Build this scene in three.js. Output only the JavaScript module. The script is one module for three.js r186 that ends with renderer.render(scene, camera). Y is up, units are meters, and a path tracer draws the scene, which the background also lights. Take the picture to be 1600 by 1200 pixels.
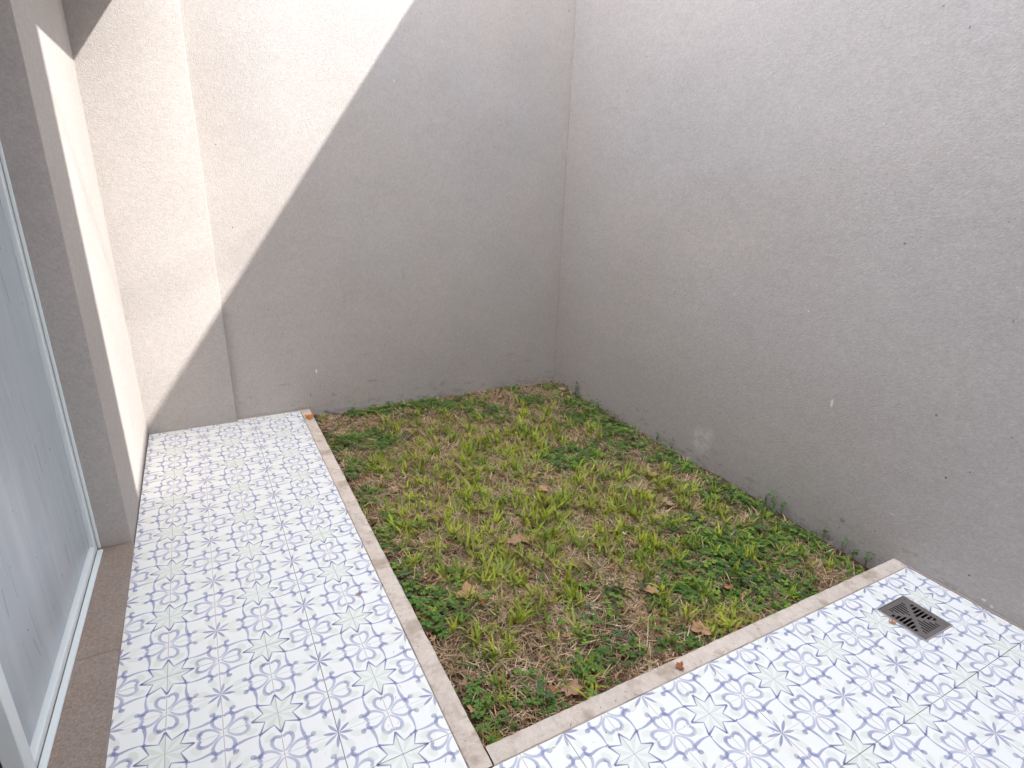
import * as THREE from 'three';
import { mergeGeometries, toCreasedNormals } from 'three/addons/utils/BufferGeometryUtils.js';

// ---------------------------------------------------------------- camera, sky, sun, exposure
const scene = new THREE.Scene();
const camera = new THREE.PerspectiveCamera(67.4, 4 / 3, 0.05, 800);
camera.position.set(0, 1.57, 0);
camera.rotation.order = 'YXZ';
camera.rotation.set(-0.34515, -0.50059, 0.03435);

const renderer = new THREE.WebGLRenderer({ antialias: true });
renderer.toneMapping = THREE.LinearToneMapping;
renderer.toneMappingExposure = 4.4;
renderer.shadowMap.enabled = true;

const SUN = new THREE.Vector3(1, 1.385, 0.7).normalize();
{ // clear pale-blue sky, brighter towards the horizon and softly round the sun
  const w = 512, h = 256, d = new Float32Array(w * h * 4), v = new THREE.Vector3();
  for (let j = 0; j < h; j++) for (let i = 0; i < w; i++) {
    const th = (j + 0.5) / h * Math.PI - Math.PI / 2, ph = (i + 0.5) / w * 2 * Math.PI - Math.PI;
    v.set(Math.cos(th) * Math.cos(ph), Math.sin(th), Math.cos(th) * Math.sin(ph));
    const e = Math.max(0, v.y), k = Math.pow(1 - e, 3), g = Math.pow(Math.max(0, v.dot(SUN)), 6) * 0.5;
    const o = (j * w + i) * 4;
    d[o] = 0.86 + 0.24 * k + g; d[o + 1] = 0.92 + 0.20 * k + g * 0.97; d[o + 2] = 1.05 + 0.09 * k + g * 0.9; d[o + 3] = 1;
  }
  const t = new THREE.DataTexture(d, w, h, THREE.RGBAFormat, THREE.FloatType);
  t.mapping = THREE.EquirectangularReflectionMapping; t.magFilter = THREE.LinearFilter; t.needsUpdate = true;
  scene.background = t; scene.environment = t;
}
const sun = new THREE.DirectionalLight(new THREE.Color(1, 0.975, 0.94), 2.3);
sun.position.copy(SUN).multiplyScalar(30); sun.castShadow = true;
Object.assign(sun.shadow.camera, { left: -12, right: 12, top: 12, bottom: -12, near: 1, far: 70 });
sun.shadow.mapSize.set(4096, 4096);
scene.add(sun, sun.target);

// ---------------------------------------------------------------- helpers
let seed = 7;
const rnd = () => { seed = (seed + 0x6D2B79F5) | 0; let t = Math.imul(seed ^ (seed >>> 15), 1 | seed); t = (t + Math.imul(t ^ (t >>> 7), 61 | t)) ^ t; return ((t ^ (t >>> 14)) >>> 0) / 4294967296; };
const rr = (a, b) => a + (b - a) * rnd();
const clamp = (x, a = 0, b = 1) => Math.min(b, Math.max(a, x));
const taken = {};
const numbered = (n) => { const k = taken[n] = (taken[n] ?? -1) + 1; return k ? `${n}_${String(k).padStart(3, '0')}` : n; };
function mesh(name, g, m, parent, label) {
  const o = new THREE.Mesh(g, m); o.name = name; o.castShadow = o.receiveShadow = true;
  if (label) o.userData.label = label;
  parent?.add(o); return o;
}
function thing(name, label, category, pos = [0, 0, 0], group) {
  const o = new THREE.Group(); o.name = numbered(name); o.position.set(...pos); o.userData = { label, category };
  if (group) o.userData.group = group; scene.add(o); return o;
}
function struct(name, label) { const o = new THREE.Group(); o.name = name; o.userData = { kind: 'structure', label, category: name.replace(/_/g, ' ').split(' ').slice(-2).join(' ') }; scene.add(o); return o; }
// periodic value noise on an n x n grid, summed over [cells across, cells down, weight]
function noiseField(w, h, octaves, s0) {
  const out = new Float32Array(w * h), keep = seed; seed = s0;
  for (const [cx, cy, amp] of octaves) {
    const lat = new Float32Array(cx * cy); for (let i = 0; i < lat.length; i++) lat[i] = rnd() * 2 - 1;
    for (let y = 0; y < h; y++) {
      const fy = y / h * cy, y0 = Math.floor(fy), ty = fy - y0, sy = ty * ty * (3 - 2 * ty), r0 = (y0 % cy) * cx, r1 = ((y0 + 1) % cy) * cx;
      for (let x = 0; x < w; x++) {
        const fx = x / w * cx, x0 = Math.floor(fx), tx = fx - x0, sx = tx * tx * (3 - 2 * tx), a = x0 % cx, b = (x0 + 1) % cx;
        const p = lat[r0 + a] + (lat[r0 + b] - lat[r0 + a]) * sx, q = lat[r1 + a] + (lat[r1 + b] - lat[r1 + a]) * sx;
        out[y * w + x] += amp * (p + (q - p) * sy);
      }
    }
  }
  seed = keep; return out;
}
function dataTex(w, h, fn, srgb = true, repeat = true) { // fn(i, x, y) -> [r, g, b] in 0..255
  const d = new Uint8Array(w * h * 4);
  for (let i = 0; i < w * h; i++) { const c = fn(i, i % w, (i / w) | 0); d[i * 4] = clamp(c[0], 0, 255); d[i * 4 + 1] = clamp(c[1], 0, 255); d[i * 4 + 2] = clamp(c[2], 0, 255); d[i * 4 + 3] = 255; }
  const t = new THREE.DataTexture(d, w, h, THREE.RGBAFormat);
  t.magFilter = THREE.LinearFilter; t.minFilter = THREE.LinearMipmapLinearFilter; t.generateMipmaps = true;
  if (srgb) t.colorSpace = THREE.SRGBColorSpace;
  t.wrapS = t.wrapT = repeat ? THREE.RepeatWrapping : THREE.ClampToEdgeWrapping; t.needsUpdate = true; return t;
}
const again = (t, sx, sy) => { const c = t.clone(); c.repeat.set(sx, sy); c.needsUpdate = true; return c; };
// uv in metres from position, by the way a face points
function uvMetres(g, ox = 0, oy = 0, sx = 1, sy = 1) {
  const p = g.attributes.position, n = g.attributes.normal, uv = new Float32Array(p.count * 2);
  for (let i = 0; i < p.count; i++) {
    const nx = Math.abs(n.getX(i)), ny = Math.abs(n.getY(i)), nz = Math.abs(n.getZ(i)), x = p.getX(i), y = p.getY(i), z = p.getZ(i);
    const [u, v] = ny > 0.6 ? [x, -z] : nx > nz ? [z, y] : [x, y];
    uv[i * 2] = (u - ox) / sx; uv[i * 2 + 1] = (v - oy) / sy;
  }
  g.setAttribute('uv', new THREE.BufferAttribute(uv, 2)); return g;
}
// upright prism over a plan outline [[x, z], ...] with the corners rounded by r
function prism(pts, y0, y1, r = 0, holes = []) {
  const path = (cls, list, rad) => {
    const s = new cls(), n = list.length, V = list.map(([x, z]) => new THREE.Vector2(x, -z));
    for (let i = 0; i < n; i++) {
      const b = V[i], a = V[(i + n - 1) % n], c = V[(i + 1) % n];
      if (!rad) { i ? s.lineTo(b.x, b.y) : s.moveTo(b.x, b.y); continue; }
      const p = b.clone().add(a.clone().sub(b).setLength(rad)), q = b.clone().add(c.clone().sub(b).setLength(rad));
      i ? s.lineTo(p.x, p.y) : s.moveTo(p.x, p.y); s.quadraticCurveTo(b.x, b.y, q.x, q.y);
    }
    s.closePath(); return s;
  };
  const sh = path(THREE.Shape, pts, r); for (const h of holes) sh.holes.push(path(THREE.Path, h, 0));
  const g = new THREE.ExtrudeGeometry(sh, { depth: y1 - y0, bevelEnabled: false, curveSegments: 4 });
  g.rotateX(-Math.PI / 2).translate(0, y0, 0);
  return r ? toCreasedNormals(g, 0.7) : g;
}
const rect = (x0, x1, z0, z1) => [[x0, z0], [x0, z1], [x1, z1], [x1, z0]];
// a straight bar with small chamfers along its long edges: size w x h x l, centred on x and y, running along z from 0
function chamferBar(w, h, l, c = 0.004) {
  const s = new THREE.Shape(); s.moveTo(-w / 2 + c, -h / 2); s.lineTo(w / 2 - c, -h / 2); s.lineTo(w / 2, -h / 2 + c); s.lineTo(w / 2, h / 2 - c); s.lineTo(w / 2 - c, h / 2); s.lineTo(-w / 2 + c, h / 2); s.lineTo(-w / 2, h / 2 - c); s.lineTo(-w / 2, -h / 2 + c); s.closePath();
  return new THREE.ExtrudeGeometry(s, { depth: l, bevelEnabled: false });
}

// ---------------------------------------------------------------- wall render (fine sprayed and trowelled plaster)
const grainTex = (() => {
  const n = 1024, f = noiseField(n, n, [[512, 512, 0.6], [300, 340, 0.5], [130, 170, 0.16], [30, 40, 0.12]], 11);
  return dataTex(n, n, (i) => { const v = 128 + 105 * f[i]; return [v, v, v]; }, false);
})();
const BASE = [178, 171, 166];
// own map of one wall: w x h metres, marks in metres from its lower left corner
function wallMap(n, w, h, s0, marks) {
  const g = noiseField(n, n, [[n >> 1, n >> 1, 5.5], [n >> 2, n >> 2, 4.5], [200, 260, 2.2]], s0), m = noiseField(n, n, [[5, 6, 2.4], [11, 15, 2.6], [40, 90, 1.6]], s0 + 1), t = noiseField(n, n, [[5, 6, 1], [13, 11, 0.7]], s0 + 2);
  const q = new Float32Array(n * n * 3);
  for (let i = 0; i < n * n; i++) for (let k = 0; k < 3; k++) q[i * 3 + k] = BASE[k] + g[i] + m[i] + [0.9, 0, -1.1][k] * t[i];
  for (const [x, y, rx, ry, col, a, rag = 0.5] of marks) {
    const cx = x / w * n, cy = y / h * n, ax = Math.max(0.8, rx / w * n), ay = Math.max(0.8, ry / h * n);
    for (let j = Math.max(0, Math.floor(cy - 2 * ay)); j <= Math.min(n - 1, cy + 2 * ay); j++) for (let i = Math.max(0, Math.floor(cx - 2 * ax)); i <= Math.min(n - 1, cx + 2 * ax); i++) {
      const dx = (i - cx) / ax, dy = (j - cy) / ay, e = Math.hypot(dx, dy) + rag * (g[j * n + i] / 9 + m[j * n + i] / 6) * 0.5;
      const f = a * clamp((1.15 - e) / 0.5); if (f <= 0) continue;
      for (let k = 0; k < 3; k++) { const o = (j * n + i) * 3 + k; q[o] += (col[k] - q[o]) * f; }
    }
  }
  return dataTex(n, n, (i) => [q[i * 3], q[i * 3 + 1], q[i * 3 + 2]], true, false);
}
function plaster(map, w, h) { return new THREE.MeshStandardMaterial({ map, bumpMap: again(grainTex, w / 1.3, h / 1.3), bumpScale: 0.0014, roughness: 0.93 }); }
const DARKM = [70, 62, 58], PALE = [226, 222, 218], BROWN = [128, 110, 96], GREY = [120, 114, 112];
function wallMarks(w, y0, list, nSpeck) { // y given as height above the paving
  const out = [];
  for (let i = 0; i < nSpeck; i++) out.push([rr(0, w), rr(0, 3.4) - y0, rr(0.002, 0.0045), rr(0.002, 0.005), rnd() < 0.6 ? DARKM : PALE, rr(0.3, 0.75)]);
  for (let i = 0; i < 420; i++) { const y = -0.12 - Math.log(rnd() + 1e-3) * 0.055; out.push([rr(0, w), y - y0, rr(0.004, 0.05), rr(0.003, 0.016), rnd() < 0.75 ? BROWN : GREY, rr(0.06, 0.3), 1.6]); } // rain-splashed soil
  for (const [x, y, ...r] of list) out.push([x, y - y0, ...r]);
  return out;
}
const plainMap = dataTex(1024, 1024, (() => { const g = noiseField(1024, 1024, [[512, 512, 5.5], [256, 256, 4.5], [100, 130, 2.2], [6, 8, 2], [17, 13, 1.5]], 91); return (i) => [BASE[0] + g[i], BASE[1] + g[i], BASE[2] + g[i]]; })());
const plasterPlain = new THREE.MeshStandardMaterial({ map: again(plainMap, 1 / 2.2, 1 / 2.2), bumpMap: again(grainTex, 1 / 1.3, 1 / 1.3), bumpScale: 0.0014, roughness: 0.93 });

// ---------------------------------------------------------------- ground far around
{
  const g = new THREE.PlaneGeometry(600, 600).rotateX(-Math.PI / 2).translate(0, -0.32, 0);
  const o = mesh('ground', uvMetres(g), new THREE.MeshStandardMaterial({ color: new THREE.Color(0.12, 0.1, 0.08), roughness: 1 }), scene);
  o.userData = { kind: 'structure', label: 'earth under and around the courtyard', category: 'ground' };
}

// ---------------------------------------------------------------- rear wall with its proud pilaster
const ZB = -3.93, YB = -0.31, YT = 4.22;
{
  const o = thing('rear_wall', 'pale plastered rear wall, half in sun, behind the grass bed', 'wall', [0, 0, 0]);
  const w = 3.4, x0 = -0.65, m = wallMap(2048, w, 4.53, 201, wallMarks(w, YB, [
    [0.612 + 0.65, 0.269, 0.006, 0.018, [235, 232, 228], 0.95, 0.3], [0.35 + 0.65, 0.72, 0.0036, 0.0036, DARKM, 0.7], [0.34 + 0.65, 0.9, 0.0030, 0.0030, DARKM, 0.7], [0.42 + 0.65, 0.55, 0.0036, 0.0036, DARKM, 0.6], [0.2 + 0.65, 0.34, 0.0036, 0.0036, DARKM, 0.6],
    [0.63 + 0.65, 0.16, 0.0042, 0.0030, DARKM, 0.6], [0.72 + 0.65, 0.17, 0.0036, 0.0024, DARKM, 0.6], [0.56 + 0.65, 0.1, 0.005, 0.01, GREY, 0.6], [1.1 + 0.65, 0.4, 0.0036, 0.0036, DARKM, 0.6], [1.25 + 0.65, 0.9, 0.004, 0.09, GREY, 0.25, 0.8], [0.95 + 0.65, 0.35, 0.03, 0.003, GREY, 0.35, 0.9]], 60));
  const g = prism(rect(x0, 2.75, ZB - 0.22, ZB), YB, YT); uvMetres(g, x0, YB, w, 4.53);
  mesh('wall_face', g, plaster(m, w, 4.53), o);
  const g2 = prism([[x0, ZB], [x0, ZB + 0.035], [0.085, ZB + 0.035], [0.085, ZB]], YB, YT - 0.003, 0.009); uvMetres(g2);
  mesh('pilaster', g2, plasterPlain, o, 'shallow plaster pilaster standing proud at the left of the rear wall');
  // coping slab, above the picture
  mesh('coping', prism(rect(x0, 2.78, ZB - 0.25, ZB + 0.0), YT, YT + 0.002, 0), plasterPlain, o);
  // lump of mortar at the wall foot beside the kerb
  const s = new THREE.SphereGeometry(1, 24, 14), p = s.attributes.position;
  for (let i = 0; i < p.count; i++) { const x = p.getX(i), y = p.getY(i), z = p.getZ(i), k = 1 + 0.22 * Math.sin(7 * x + 3 * y) + 0.15 * Math.sin(11 * z + 9 * x); p.setXYZ(i, 0.7 + 0.13 * x * k, -0.055 + 0.032 * y * k, ZB + 0.035 * z * k); }
  s.computeVertexNormals(); uvMetres(s);
  mesh('mortar_lump', s, new THREE.MeshStandardMaterial({ color: new THREE.Color(0.3, 0.27, 0.25), roughness: 1, bumpMap: again(grainTex, 2, 2), bumpScale: 0.004 }), o, 'grey lump of mortar at the wall foot');
}
// ---------------------------------------------------------------- right-hand wall
const sideX = (z) => 2.552 + 0.0165 * (z - ZB);
{
  const o = thing('boundary_wall', 'tall shaded grey plastered wall along the right of the grass bed', 'wall', [2.552, 0, ZB]);
  o.rotation.y = 0.0165;
  const w = 5.6, L = (z) => z - ZB; // marks along the wall, from the corner
  const m = wallMap(2048, w, 4.53, 301, wallMarks(w, YB, [
    ...Array.from({ length: 34 }, () => [L(-2.25) + rr(-0.07, 0.05), 0.1 + rr(-0.09, 0.07), rr(0.006, 0.03), rr(0.006, 0.035), [206, 201, 197], rr(0.15, 0.45), 2.4]),
    [L(-1.534), 0.596, 0.008, 0.022, PALE, 0.85, 0.4], [L(-1.94), 0.36, 0.0036, 0.0036, DARKM, 0.7], [L(-1.1), 0.7, 0.0036, 0.0048, DARKM, 0.7], [L(-1.0), 0.46, 0.0042, 0.0042, DARKM, 0.8], [L(-0.93), 0.52, 0.0036, 0.0036, DARKM, 0.7], [L(-0.82), 0.1, 0.0066, 0.0042, DARKM, 0.85],
    [L(-1.2), 0.08, 0.0042, 0.0036, DARKM, 0.7], [L(-1.35), 0.05, 0.012, 0.012, GREY, 0.6, 1], [L(-0.75), 0.03, 0.009, 0.006, PALE, 0.9], [L(-0.72), 0.02, 0.008, 0.008, PALE, 0.85], [L(-0.9), -0.01, 0.006, 0.006, PALE, 0.8], [L(-1.7), 0.2, 0.02, 0.006, [200, 195, 190], 0.5, 1], [L(-1.5), 0.12, 0.018, 0.005, [200, 195, 190], 0.5, 1],
    [L(-1.15), 0.2, 0.02, 0.005, PALE, 0.5, 1], [L(-2.6), 1.3, 0.0030, 0.0036, DARKM, 0.7], [L(-2.2), 1.0, 0.006, 0.006, PALE, 0.7], [L(-1.75), 1.0, 0.006, 0.006, PALE, 0.7]], 110));
  const g = prism(rect(0, 0.2, 0.003, w), YB, YT); uvMetres(g, 0, YB, w, 4.53);
  mesh('wall_face', g, plaster(m, w, 4.53), o);
  mesh('coping', prism(rect(0, 0.23, 0.003, w), YT, YT + 0.002), plasterPlain, o);
}
// ---------------------------------------------------------------- tall party wall beyond the right wall: its end shades the front of the pillar
{
  const o = thing('party_wall', 'tall plastered party wall rising beyond the right wall', 'wall', [2.85, 0, -0.53]);
  mesh('wall_face', uvMetres(prism(rect(0, 0.3, 0, 7), YB, 8)), plasterPlain, o);
  mesh('coping', uvMetres(prism(rect(-0.03, 0.33, 0.03, 7.03), 8.0, 8.06)), plasterPlain, o);
}
// ---------------------------------------------------------------- thin overhead cable: its faint shadow crosses the sunlit plaster
{
  const P = new THREE.Vector3(-0.04, 0.977, -3.9).addScaledVector(SUN, 15), dir = new THREE.Vector3(0.216, 0.11, 0).normalize();
  const o = mesh(numbered('overhead_cable'), new THREE.TubeGeometry(new THREE.LineCurve3(P.clone().addScaledVector(dir, -14), P.clone().addScaledVector(dir, 14)), 2, 0.006, 6), new THREE.MeshStandardMaterial({ color: new THREE.Color(0.03, 0.03, 0.03), roughness: 0.7 }), scene);
  o.userData = { label: 'thin black cable strung high above the courtyard', category: 'cable' };
}
// ---------------------------------------------------------------- house on the left: pillar, room behind the door, overhanging upper floor
const filmless = new THREE.MeshStandardMaterial({ color: new THREE.Color(0.5, 0.48, 0.45), roughness: 0.95 });
{
  const o = thing('house', 'plastered house on the left with a sunlit pillar beside the glass door', 'house');
  const gp = prism([[-0.95, ZB + 0.002], [-0.95, -2.66], [-0.5, -2.64], [-0.418, -2.638], [-0.418, ZB + 0.002]], YB, 2.829, 0.007); uvMetres(gp);
  mesh('pillar', gp, plasterPlain, o, 'square plaster pillar, its right face split by sun and shade');
  mesh('roof_slab', uvMetres(prism(rect(-5, 0.15, ZB - 0.22, 3.2), 2.83, 3.2)), plasterPlain, o, 'overhanging flat roof slab with a deep edge');
  mesh('rear_wing', uvMetres(prism(rect(0.5, 2.58, 1.35, 3.4), YB, 6.5)), plasterPlain, o);
  mesh('lintel', uvMetres(prism(rect(-0.72, -0.47, -2.634, 1.2), 2.36, 2.828)), plasterPlain, o);
  mesh('wall', uvMetres(prism(rect(-0.72, -0.468, 1.2, 3.2), YB, 2.828)), plasterPlain, o);
  mesh('room_floor', uvMetres(prism(rect(-5, -0.7, ZB, 3.2), YB, 0.005)), filmless, o);
  mesh('room_wall', uvMetres(prism(rect(-5.2, -5.0, ZB - 0.22, 3.2), YB, 2.828)), filmless, o);
  mesh('room_wall', uvMetres(prism(rect(-5, -0.96, ZB - 0.22, ZB), YB, 2.828)), filmless, o);
  mesh('room_wall', uvMetres(prism(rect(-5, -0.73, 3.0, 3.2), 0.006, 2.828)), filmless, o);
}

// ---------------------------------------------------------------- threshold of brown-grey stone
{
  const n = 512, f = noiseField(n, n, [[256, 256, 15], [128, 128, 10], [60, 60, 6], [9, 5, 5]], 41), f2 = noiseField(n, n, [[180, 180, 8], [11, 7, 4]], 42);
  const tex = dataTex(n, n, (i) => { const v = f[i], t = f2[i]; return [150 + v + t * 0.5, 134 + v, 123 + v - t * 0.5]; });
  const m = new THREE.MeshStandardMaterial({ map: again(tex, 1 / 0.5, 1 / 0.5), roughness: 0.55, bumpMap: again(grainTex, 1.5, 1.5), bumpScale: 0.0006 });
  const o = thing('threshold', 'brown grey stone threshold along the foot of the glass door', 'threshold', [-0.413, 0, 0]);
  const cuts = [-2.636, -1.96, -1.33, -0.62, 0.1, 0.8];
  for (let i = 0; i < cuts.length - 1; i++) { const g = prism(rect(-0.29, 0, cuts[i] + 0.0006, cuts[i + 1] - 0.0006), -0.1, 0.02 - 0.0006 * (i % 2), 0.0015); uvMetres(g, rr(0, 1), rr(0, 1)); mesh('stone_slab', g, m, o); }
}
// ---------------------------------------------------------------- sliding glass door under protective film
{
  const o = thing('sliding_door', 'pale aluminium sliding door, its glass covered with grey film', 'door', [-0.566, 0.02, -2.645]);
  o.rotation.y = -0.0226;
  const alu = new THREE.MeshStandardMaterial({ color: new THREE.Color(0.76, 0.81, 0.82), roughness: 0.45, metalness: 0 });
  const W = 1.13, H = 2.3;
  const up = (w, d) => chamferBar(w, d, H, 0.003).rotateX(-Math.PI / 2);
  const add = (name, g, x, y, z) => { const k = mesh(name, g, alu, o); k.position.set(x, y, z); return k; };
  add('stile', up(0.045, 0.03), 0, 0.002, 0.018); add('stile', up(0.045, 0.05), 0, 0.002, W - 0.025);
  add('bottom_rail', chamferBar(0.045, 0.03, W - 0.085, 0.003), 0, 0.017, 0.034); add('top_rail', chamferBar(0.045, 0.05, W - 0.085, 0.003), 0, H - 0.03, 0.034);
  add('jamb_strip', up(0.012, 0.006), 0.03, 0.002, 0.006);
  add('track', chamferBar(0.02, 0.008, 2.4, 0.002), 0.036, 0.004, 0.03);
  // film: cloudy, creased, streaked with dirt
  const cw = 512, ch = 1024, c = document.createElement('canvas'); c.width = cw; c.height = ch; const x = c.getContext('2d');
  x.fillStyle = 'rgb(176,183,192)'; x.fillRect(0, 0, cw, ch);
  const keep = seed; seed = 515;
  for (let i = 0; i < 150; i++) { const px = rr(-40, cw), py = rr(-100, ch), l = rr(120, 600), w = rr(4, 40), s = rr(-0.12, 0.12), d = rnd() < 0.5; x.strokeStyle = d ? `rgba(136,144,156,${rr(0.04, 0.13)})` : `rgba(208,214,220,${rr(0.04, 0.13)})`; x.lineWidth = w; x.lineCap = 'round'; x.beginPath(); x.moveTo(px, py); x.quadraticCurveTo(px + rr(-20, 20), py + l / 2, px + s * l, py + l); x.stroke(); }
  for (let i = 0; i < 40; i++) { x.strokeStyle = `rgba(104,110,122,${rr(0.12, 0.4)})`; x.lineWidth = rr(1.5, 5); const px = rr(0, cw), py = rr(ch * 0.35, ch), l = rr(15, 70); x.beginPath(); x.moveTo(px, py); x.lineTo(px + rr(-5, 9), py + l); x.stroke(); }
  for (let i = 0; i < 46; i++) { x.strokeStyle = `rgba(208,213,218,${rr(0.15, 0.5)})`; x.lineWidth = rr(0.6, 1.6); const px = rr(0, cw), py = rr(0, ch), a = rr(-1, 1), l = rr(30, 150); x.beginPath(); x.moveTo(px, py); x.quadraticCurveTo(px + l * 0.5, py - a * l * 0.6, px + l, py - a * l * 0.3); x.stroke(); }
  for (let i = 0; i < 60; i++) { x.fillStyle = `rgba(40,42,48,${rr(0.5, 0.9)})`; x.beginPath(); x.ellipse(rr(0, cw), rr(0, ch), rr(0.8, 1.9), rr(1, 2.4), rr(0, 3), 0, 7); x.fill(); }
  x.fillStyle = 'rgba(70,76,86,0.7)'; x.beginPath(); x.ellipse(150, 640, 6, 5, 0, 0, 7); x.fill();
  seed = keep;
  const t = new THREE.CanvasTexture(c); t.colorSpace = THREE.SRGBColorSpace;
  const fold = noiseField(512, 512, [[9, 3, 1], [21, 6, 0.6], [47, 14, 0.25]], 77);
  const ft = dataTex(512, 512, (i) => { const v = 128 + 60 * fold[i]; return [v, v, v]; }, false);
  const pg = new THREE.BoxGeometry(0.008, H - 0.07, W - 0.08); pg.translate(0, H / 2 + 0.002, W / 2 - 0.002);
  mesh('film_covered_pane', pg, new THREE.MeshPhysicalMaterial({ map: t, roughness: 0.4, bumpMap: ft, bumpScale: 0.004, clearcoat: 0.35, clearcoatRoughness: 0.18 }), o, 'pane under creased grey protective film with dirt specks');
}

// ---------------------------------------------------------------- patterned tiles, 60 cm, each printed with sixteen 15 cm motifs
const X0 = -0.4195, Z0 = -1.78, T = 0.6;
function tileTexture(s0) {
  const n = 1024, U = n / 4, c = document.createElement('canvas'); c.width = c.height = n; const x = c.getContext('2d'), keep = seed; seed = s0;
  x.fillStyle = 'rgb(244,244,241)'; x.fillRect(0, 0, n, n); x.lineCap = x.lineJoin = 'round';
  const blue = (a, k = 0) => `rgba(${108 - 24 * k},${114 - 26 * k},${160 - 22 * k},${a})`;
  // brush stroke of changing width and wash along a quadratic curve
  const stroke = (p, w0, w1, a0, a1, k = 0) => {
    const [x0, y0, x1, y1, x2, y2] = p, N = 16; let px = x0, py = y0; x.lineCap = 'butt';
    for (let i = 1; i <= N; i++) { const t = i / N, q = 1 - t, X = q * q * x0 + 2 * q * t * x1 + t * t * x2, Y = q * q * y0 + 2 * q * t * y1 + t * t * y2; x.strokeStyle = blue(a0 + (a1 - a0) * t + rr(-0.03, 0.03), k); x.lineWidth = w0 + (w1 - w0) * t; x.beginPath(); x.moveTo(px, py); x.lineTo(X, Y); x.stroke(); px = X; py = Y; }
    x.lineCap = 'round';
  };
  const dot = (X, Y, r, a, k = 0) => { x.fillStyle = blue(a, k); x.beginPath(); x.ellipse(X, Y, r, r * 0.85, rr(0, 3), 0, 7); x.fill(); };
  const green = (X, Y, rx, ry, rot, a) => { x.fillStyle = `rgba(218,222,208,${a})`; x.beginPath(); x.ellipse(X, Y, rx, ry, rot, 0, 7); x.fill(); };
  const at = (cx, cy, rot, fn) => { x.save(); x.translate(cx, cy); x.rotate(rot + rr(-0.03, 0.03)); fn(); x.restore(); };
  function star(cx, cy) {
    at(cx, cy, 0, () => {
      for (let k = 0; k < 8; k++) green(Math.cos((k + 0.5) * Math.PI / 4) * U * 0.56, Math.sin((k + 0.5) * Math.PI / 4) * U * 0.56, U * 0.12, U * 0.08, (k + 0.5) * Math.PI / 4 + 0.6, rr(0.35, 0.55));
      const P = []; for (let k = 0; k < 16; k++) { const a = k * Math.PI / 8, r = (k % 2 ? 0.285 : k % 4 ? 0.52 : 0.5) * U * rr(0.97, 1.03); P.push([Math.cos(a) * r, Math.sin(a) * r]); }
      x.fillStyle = `rgba(214,220,208,${rr(0.45, 0.65)})`; x.beginPath(); P.forEach(([a, b], i) => i ? x.lineTo(a, b) : x.moveTo(a, b)); x.closePath(); x.fill();
      for (let k = 0; k < 16; k += 2) { const [a, b] = P[k], [e, f] = P[(k + 1) % 16]; x.fillStyle = 'rgba(244,245,243,0.65)'; x.beginPath(); x.moveTo(0, 0); x.lineTo(a, b); x.lineTo(e, f); x.closePath(); x.fill(); }
      for (let k = 0; k < 16; k++) { const [a, b] = P[k], [e, f] = P[(k + 1) % 16], tip = k % 2 ? 1 : 0; stroke([a, b, (a + e) / 2, (b + f) / 2, e, f], tip ? 4 : 11, tip ? 11 : 4, tip ? 0.55 : 0.8, tip ? 0.8 : 0.55, 0.9); }
    });
    for (let k = 0; k < 4; k++) at(cx, cy, k * Math.PI / 2, () => { // corner knots with their two scrolls
      const d = 0.375 * U, e = 0.80 * U, q = rr(0.42, 0.6);
      stroke([d - 10, d + 4, d, d, d + 11, d - 3], 7, 7, 0.7, 0.7, 0.6);
      stroke([d, d, d + 0.2 * U, d + 0.04 * U, e - 0.05 * U, d - 0.01 * U], 4, 15, 0.5, q); stroke([e - 0.05 * U, d - 0.01 * U, e + 0.10 * U, d - 0.02 * U, e + 0.04 * U, d + 0.15 * U], 17, 13, q, 0.55); dot(e + 0.02 * U, d + 0.15 * U, 15, 0.45);
      stroke([d, d, d - 0.04 * U, d + 0.2 * U, d + 0.01 * U, e - 0.06 * U], 4, 17, 0.5, q); stroke([d + 0.01 * U, e - 0.06 * U, d + 0.0 * U, e + 0.07 * U, d + 0.17 * U, e + 0.03 * U], 17, 13, q, 0.5); dot(d + 0.17 * U, e + 0.01 * U, 15, 0.5);
    });
  }
  function clover(cx, cy) {
    for (let k = 0; k < 4; k++) at(cx, cy, k * Math.PI / 2, () => {
      const a = rr(0.38, 0.55), b = rr(0.42, 0.75), W = 0.185 * U;
      stroke([0.07 * U, -0.02 * U, 0.22 * U, -W * 1.25, 0.38 * U, -W], 9, 19, 0.3, a); stroke([0.38 * U, -W, 0.50 * U, -W * 0.75, 0.40 * U, -0.015 * U], 21, 16, b, a);
      stroke([0.07 * U, 0.02 * U, 0.22 * U, W * 1.25, 0.38 * U, W], 9, 19, 0.3, a); stroke([0.38 * U, W, 0.50 * U, W * 0.75, 0.40 * U, 0.015 * U], 21, 16, b * 0.8, a);
      if (rnd() < 0.45) dot(0.41 * U, (rnd() < 0.5 ? 1 : -1) * W * 0.7, 13, 0.4, 0.6);
    });
  }
  function aster(cx, cy) {
    for (let k = 0; k < 8; k++) at(cx, cy, k * Math.PI / 4 + Math.PI / 8, () => green(U * 0.38, rr(-4, 4), U * 0.15, U * 0.075, rr(-0.3, 0.3), rr(0.28, 0.45)));
    for (let k = 0; k < 8; k++) at(cx, cy, k * Math.PI / 4 + 0.25, () => { const l = U * rr(0.28, 0.36); x.fillStyle = blue(rr(0.4, 0.6), 0.5); x.beginPath(); x.moveTo(3, 0); x.quadraticCurveTo(l * 0.6, -16, l, 0); x.quadraticCurveTo(l * 0.6, 15, 3, 0); x.fill(); });
  }
  const all = [];
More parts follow.
